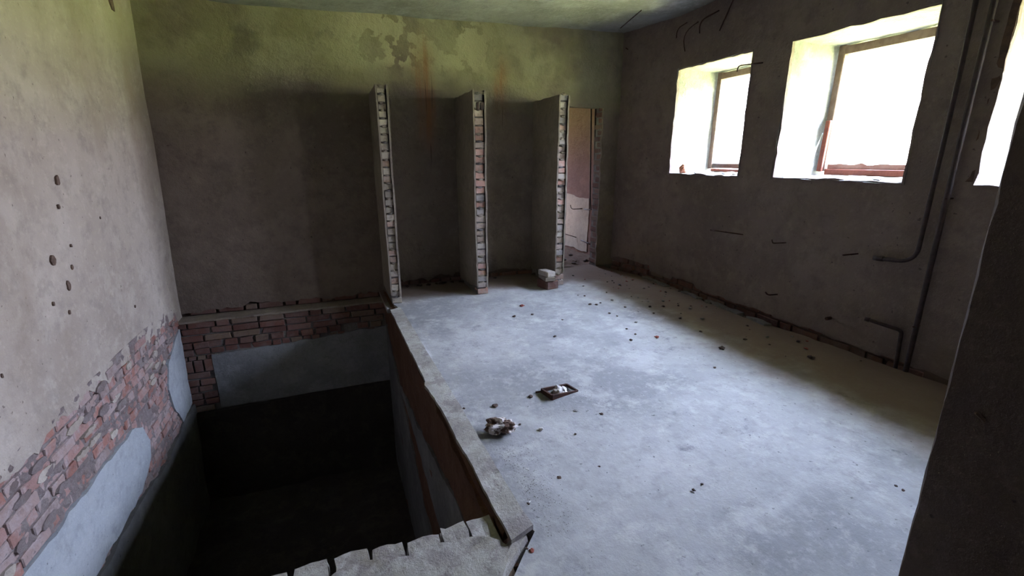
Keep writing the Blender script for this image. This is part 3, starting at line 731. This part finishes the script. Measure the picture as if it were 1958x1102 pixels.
for i, (x, y, s) in enumerate(((-.02, .0, .034), (.018, -.012, .03), (-.035, -.018, .022), (.005, .028, .026), (.03, .022, .018))):
    o = link('lime_lump', chunkmesh(60+i, [M_white], .8, 2, .5), None); o.location = (1.30+x, 2.41+y, -.035+.012*(i % 2)); o.scale = (s, s*.9, s*1.3); o.rotation_euler.z = R.uniform(0, 6)
    tag(o, 'white lime lump lying inside the rusty drain frame', 'rubble', 'lime lumps in the drain')

# ------------------------------------------------------------------ loose bricks by the right partition
for (x, y, z, sx, sy, sz, rz, lab) in ((2.37, 4.80, .052, .16, .22, .10, .18, 'large brick block on the floor beside the right partition, bottom of the small stack'),
                                        (2.36, 4.80, .128, .13, .24, .045, -.08, 'flat pale brick in the middle of the small stack'),
                                        (2.355, 4.80, .183, .11, .20, .06, .22, 'whitish broken brick on top of the small stack beside the right partition')):
    bm = mkbrick(int(z*100)); me = bpy.data.meshes.new('loose_brick'); bm.to_mesh(me); bm.free()
    me.materials.append(M_brickp if z > .15 else (M_stall if z > .1 else M_brickd)); o = link('loose_brick', me); o.location = (x, y, z); o.scale = (sx, sy, sz); o.rotation_euler = (0, 0, rz); tag(o, lab, 'brick', 'stacked loose bricks')

# ------------------------------------------------------------------ rubble
bmat = M('brown_and_white_mortar', .95).base((.13, .085, .065)); bmat.mix(bmat.ramp(bmat.noise(16, 4, .6, 3), .46, .52), (.60, .56, .54)); bmat.mix(bmat.ramp(bmat.noise(50, 3, .6, 13), .55, .62), (.06, .04, .035), .8); bmat.bump(bmat.noise(60, 5, .7, 4), .012, .9)
big = link('rubble_chunk', chunkmesh(5, [bmat.done()], .62, 4, .34, 1.9)); big.location = (.778, 2.13, .0); big.scale = (.082, .052, .066); big.rotation_euler.z = -.35
tag(big, 'largest chunk of brown and white mortar rubble, lying beside the pit curb', 'rubble')
CH = {}
def pebble(x, y, s, m, label, group=None, flat=.6, z=0, name='rubble_chip', cat='rubble', asp=None):
    if group is None and name == 'rubble_chip': s *= .78
    k = (m.name, R.randrange(6))
    if k not in CH: CH[k] = chunkmesh(hash(k[1]) % 50+10, [m], flat, 2, .45)
    o = bpy.data.objects.new(name, CH[k]); col.objects.link(o); o.location = (x, y, z-.002)
    a = asp or R.uniform(.65, 1); o.scale = (s, s*a, s*R.uniform(.6, .9)); o.rotation_euler.z = R.uniform(0, 6.28)
    return tag(o, label, cat, group)
U = [(1.792, 4.228, .030, M_rubr, 'bright red brick shard on the far floor in front of the middle partition'),
     (1.785, 3.941, .018, M_rubd, 'small dark chip just right of and nearer than the red shard'),
     (1.591, 3.950, .022, M_rubd, 'dark chip just left of and nearer than the red shard'),
     (1.991, 3.693, .016, M_rubd, 'small dark chip alone on the far pale floor, right of the red shard'),
     (1.728, 3.331, .017, M_rubd, 'dark chip alone in the middle of the pale floor beyond the drain'),
     (2.546, 2.980, .024, M_rubr, 'reddish brick chip at the edge of the shadow below the middle window'),
     (1.101, 2.439, .022, M_rubd, 'round dark pebble just left of the drain frame'),
     (.847, 2.420, .024, M_rubd, 'flat dark splinter between the drain and the curb'),
     (.654, 2.463, .012, M_rubd, 'tiny dark chip touching the curb opposite the drain'),
     (1.286, 2.179, .020, M_rubg, 'grey chip just in front of the drain frame'),
     (1.417, 2.088, .016, M_rubd, 'small dark pebble right of and nearer than the drain'),
     (1.006, 2.077, .018, M_white, 'small white lime crumb right of the largest rubble chunk'),
     (.912, 2.172, .010, M_rubd, 'tiny dark crumb behind the white crumb, near the rubble chunk'),
     (1.166, 1.964, .010, M_rubd, 'tiny dark crumb alone on the floor nearer than the drain'),
     (.791, 1.787, .014, M_white, 'white crumb, furthest of the crumbs near the curb end'),
     (.767, 1.762, .013, M_rubd, 'dark crumb beside the furthest white crumb near the curb end'),
     (.910, 1.668, .015, M_rubd, 'dark crumb furthest right of the group near the curb end'),
     (.828, 1.669, .013, M_rubr, 'brownish crumb in the group near the curb end'),
     (.824, 1.631, .014, M_white, 'white crumb in the middle of the group near the curb end'),
     (.834, 1.601, .016, M_rubd, 'dark angular crumb nearest in the group by the curb end'),
     (.712, 1.570, .018, M_white, 'bright white crumb right beside the curb end'),
     (.700, 1.560, .014, M_rubd, 'dark crumb tucked against the white crumb beside the curb end'),
     (.610, 1.325, .015, M_rubr, 'reddish brown chip on the floor in front of the curb corner'),
     (.596, 1.345, .010, M_rubd, 'dark crumb touching the reddish chip in front of the curb corner'),
     (1.139, 1.670, .009, M_rubd, 'tiny dark speck of rubble in the open near floor'),
     (1.459, 1.360, .012, M_rubd, 'small dark chip on the right near floor, left of a pair'),
     (1.528, 1.379, .009, M_rubd, 'small dark chip on the right near floor, right of a pair'),
     (2.377, .995, .012, M_rubd, 'dark speck of rubble near the dark wall edge, nearer of two'),
     (2.377, 1.026, .010, M_rubd, 'dark speck of rubble near the dark wall edge, further of two'),
     (3.389, 2.188, .032, M_rubd, 'dark clod on the shaded floor near the pipe stub'),
     (2.877, 2.579, .028, M_rubd, 'dark clod at the edge of the shadow, nearer than the red chip'),
     (3.224, 2.659, .022, M_rubd, 'small brown clod on the shaded floor below the middle window'),
     (2.420, 3.248, .015, M_rubd, 'small dark chip on the pale floor left of the reddish chip'),
     (2.611, 3.367, .020, M_rubg, 'flat grey chip at the shadow edge behind the reddish chip')]
for x, y, s, m, lab in U: pebble(x, y, s, m, lab)
def rubword(x, y, s, m):
    c = {'dark_debris': 'dark', 'grey_mortar_chip': 'grey', 'red_brick_shard': 'reddish'}[m.name]
    z_ = 'foot of the window wall' if XR(y)-x < .3 else ('shaded floor below the windows' if XR(y)-x < .9 else 'pale floor beyond the shadow')
    q = 'clod' if s > .02 else 'chip'; f = 'far end, near the doorway' if y > 4.3 else ('below the far window' if y > 3.3 else 'below the middle window')
    return ('%s rubble %s on the %s, %s' % (c, q, z_, f), '%s rubble %ss on the %s' % (c, q, z_))
for (x, y) in ((2.795, 4.05), (2.417, 3.111), (2.911, 4.334), (3.267, 3.202), (2.787, 3.795), (3.124, 4.025), (2.937, 3.518), (3.074, 3.295), (3.402, 3.513), (3.004, 2.946), (2.795, 4.674), (2.546, 4.365), (2.491, 4.009), (2.553, 3.984), (2.625, 4.015), (2.52, 3.683), (2.548, 3.587)):
    a, m = R.uniform(.010, .018), R.choice([M_rubd, M_rubd, M_rubg]); lb, gr = rubword(x, y, a, m); pebble(x, y, a, m, lb, gr)
for k in range(85):
    t = R.random(); y = 1.9+3.5*t**.7; x = XR(y)-.12-abs(R.gauss(0, .42))
    if y > 4.6: x = min(x, 3.55)
    a, m = R.choice([.005, .007, .009, .012, .017]), R.choice([M_rubd, M_rubd, M_rubg, M_rubr, M_rubd]); lb, gr = rubword(x, y, a, m); pebble(x, y, a, m, lb, gr)
for k in range(60):
    x = R.uniform(2.45, 3.6); y = R.uniform(5.7, 7.6)
    pebble(x, y, R.uniform(.02, .05), R.choice([M_rubd, M_rubg, M_brickd]), 'rubble piece on the dirty floor beyond the doorway', 'rubble beyond the doorway')
for k in range(14):
    x = R.uniform(.75, 2.6); pebble(x, 5.42+R.uniform(-.06, .04), R.uniform(.02, .04), M_rubd, 'dark crumbled clod along the foot of the back wall in the stalls', 'clods at the foot of the stall wall')
for k in range(10):
    pebble(-1.2+.17*k, 2.3+.1*R.uniform(-3, 9), R.uniform(.04, .08), M_rubg, 'pale lump of rubble on the dark pit bottom', 'rubble in the pit', z=-2.31)
# grit: uncountable crumbs by the curb end and about the drain, one object
bm = bmesh.new()
for k in range(800):
    q = R.random()
    if q < .5: x, y = .70+abs(R.gauss(0, .09)), R.uniform(1.35, 2.0)
    elif q < .75:
        a = R.uniform(0, 6.28); r = abs(R.gauss(.17, .06)); x, y = 1.30+r*1.2*math.cos(a), 2.40+r*math.sin(a)
    else: x, y = R.uniform(.65, 3.5), R.uniform(1.2, 4.6)
    s = R.uniform(.0008, .0034)
    r = bmesh.ops.create_icosphere(bm, subdivisions=1, radius=s)
    zz = fdep(x, y)+.002
    for v in r['verts']: v.co = Vector((v.co.x*R.uniform(.8, 1.3)+x, v.co.y+y, abs(v.co.z)*.8+zz))
gt = frombm('floor_grit', bm, M_rubg); tag(gt, 'fine grey grit scattered over the concrete floor', 'grit', kind='stuff')
# sill litter
pebble(3.93, 4.43, .045, plain('terracotta_shard', (.45, .20, .12), (.38, .15, .09), .9, 30), 'pointed terracotta brick shard on the sill of the far window', flat=1.2, z=1.34, name='brick_shard')
for k in range(26):
    wn, a, b = WIN[k % 3]; pebble(R.uniform(3.9, 4.3), R.uniform(a+.08, b-.05), R.uniform(.012, .03), M_white, 'whitish crumb of plaster lying on a %s window sill' % ('far', 'middle', 'near')[k % 3], 'plaster crumbs on the %s sill' % ('far', 'middle', 'near')[k % 3], z=WZ0)
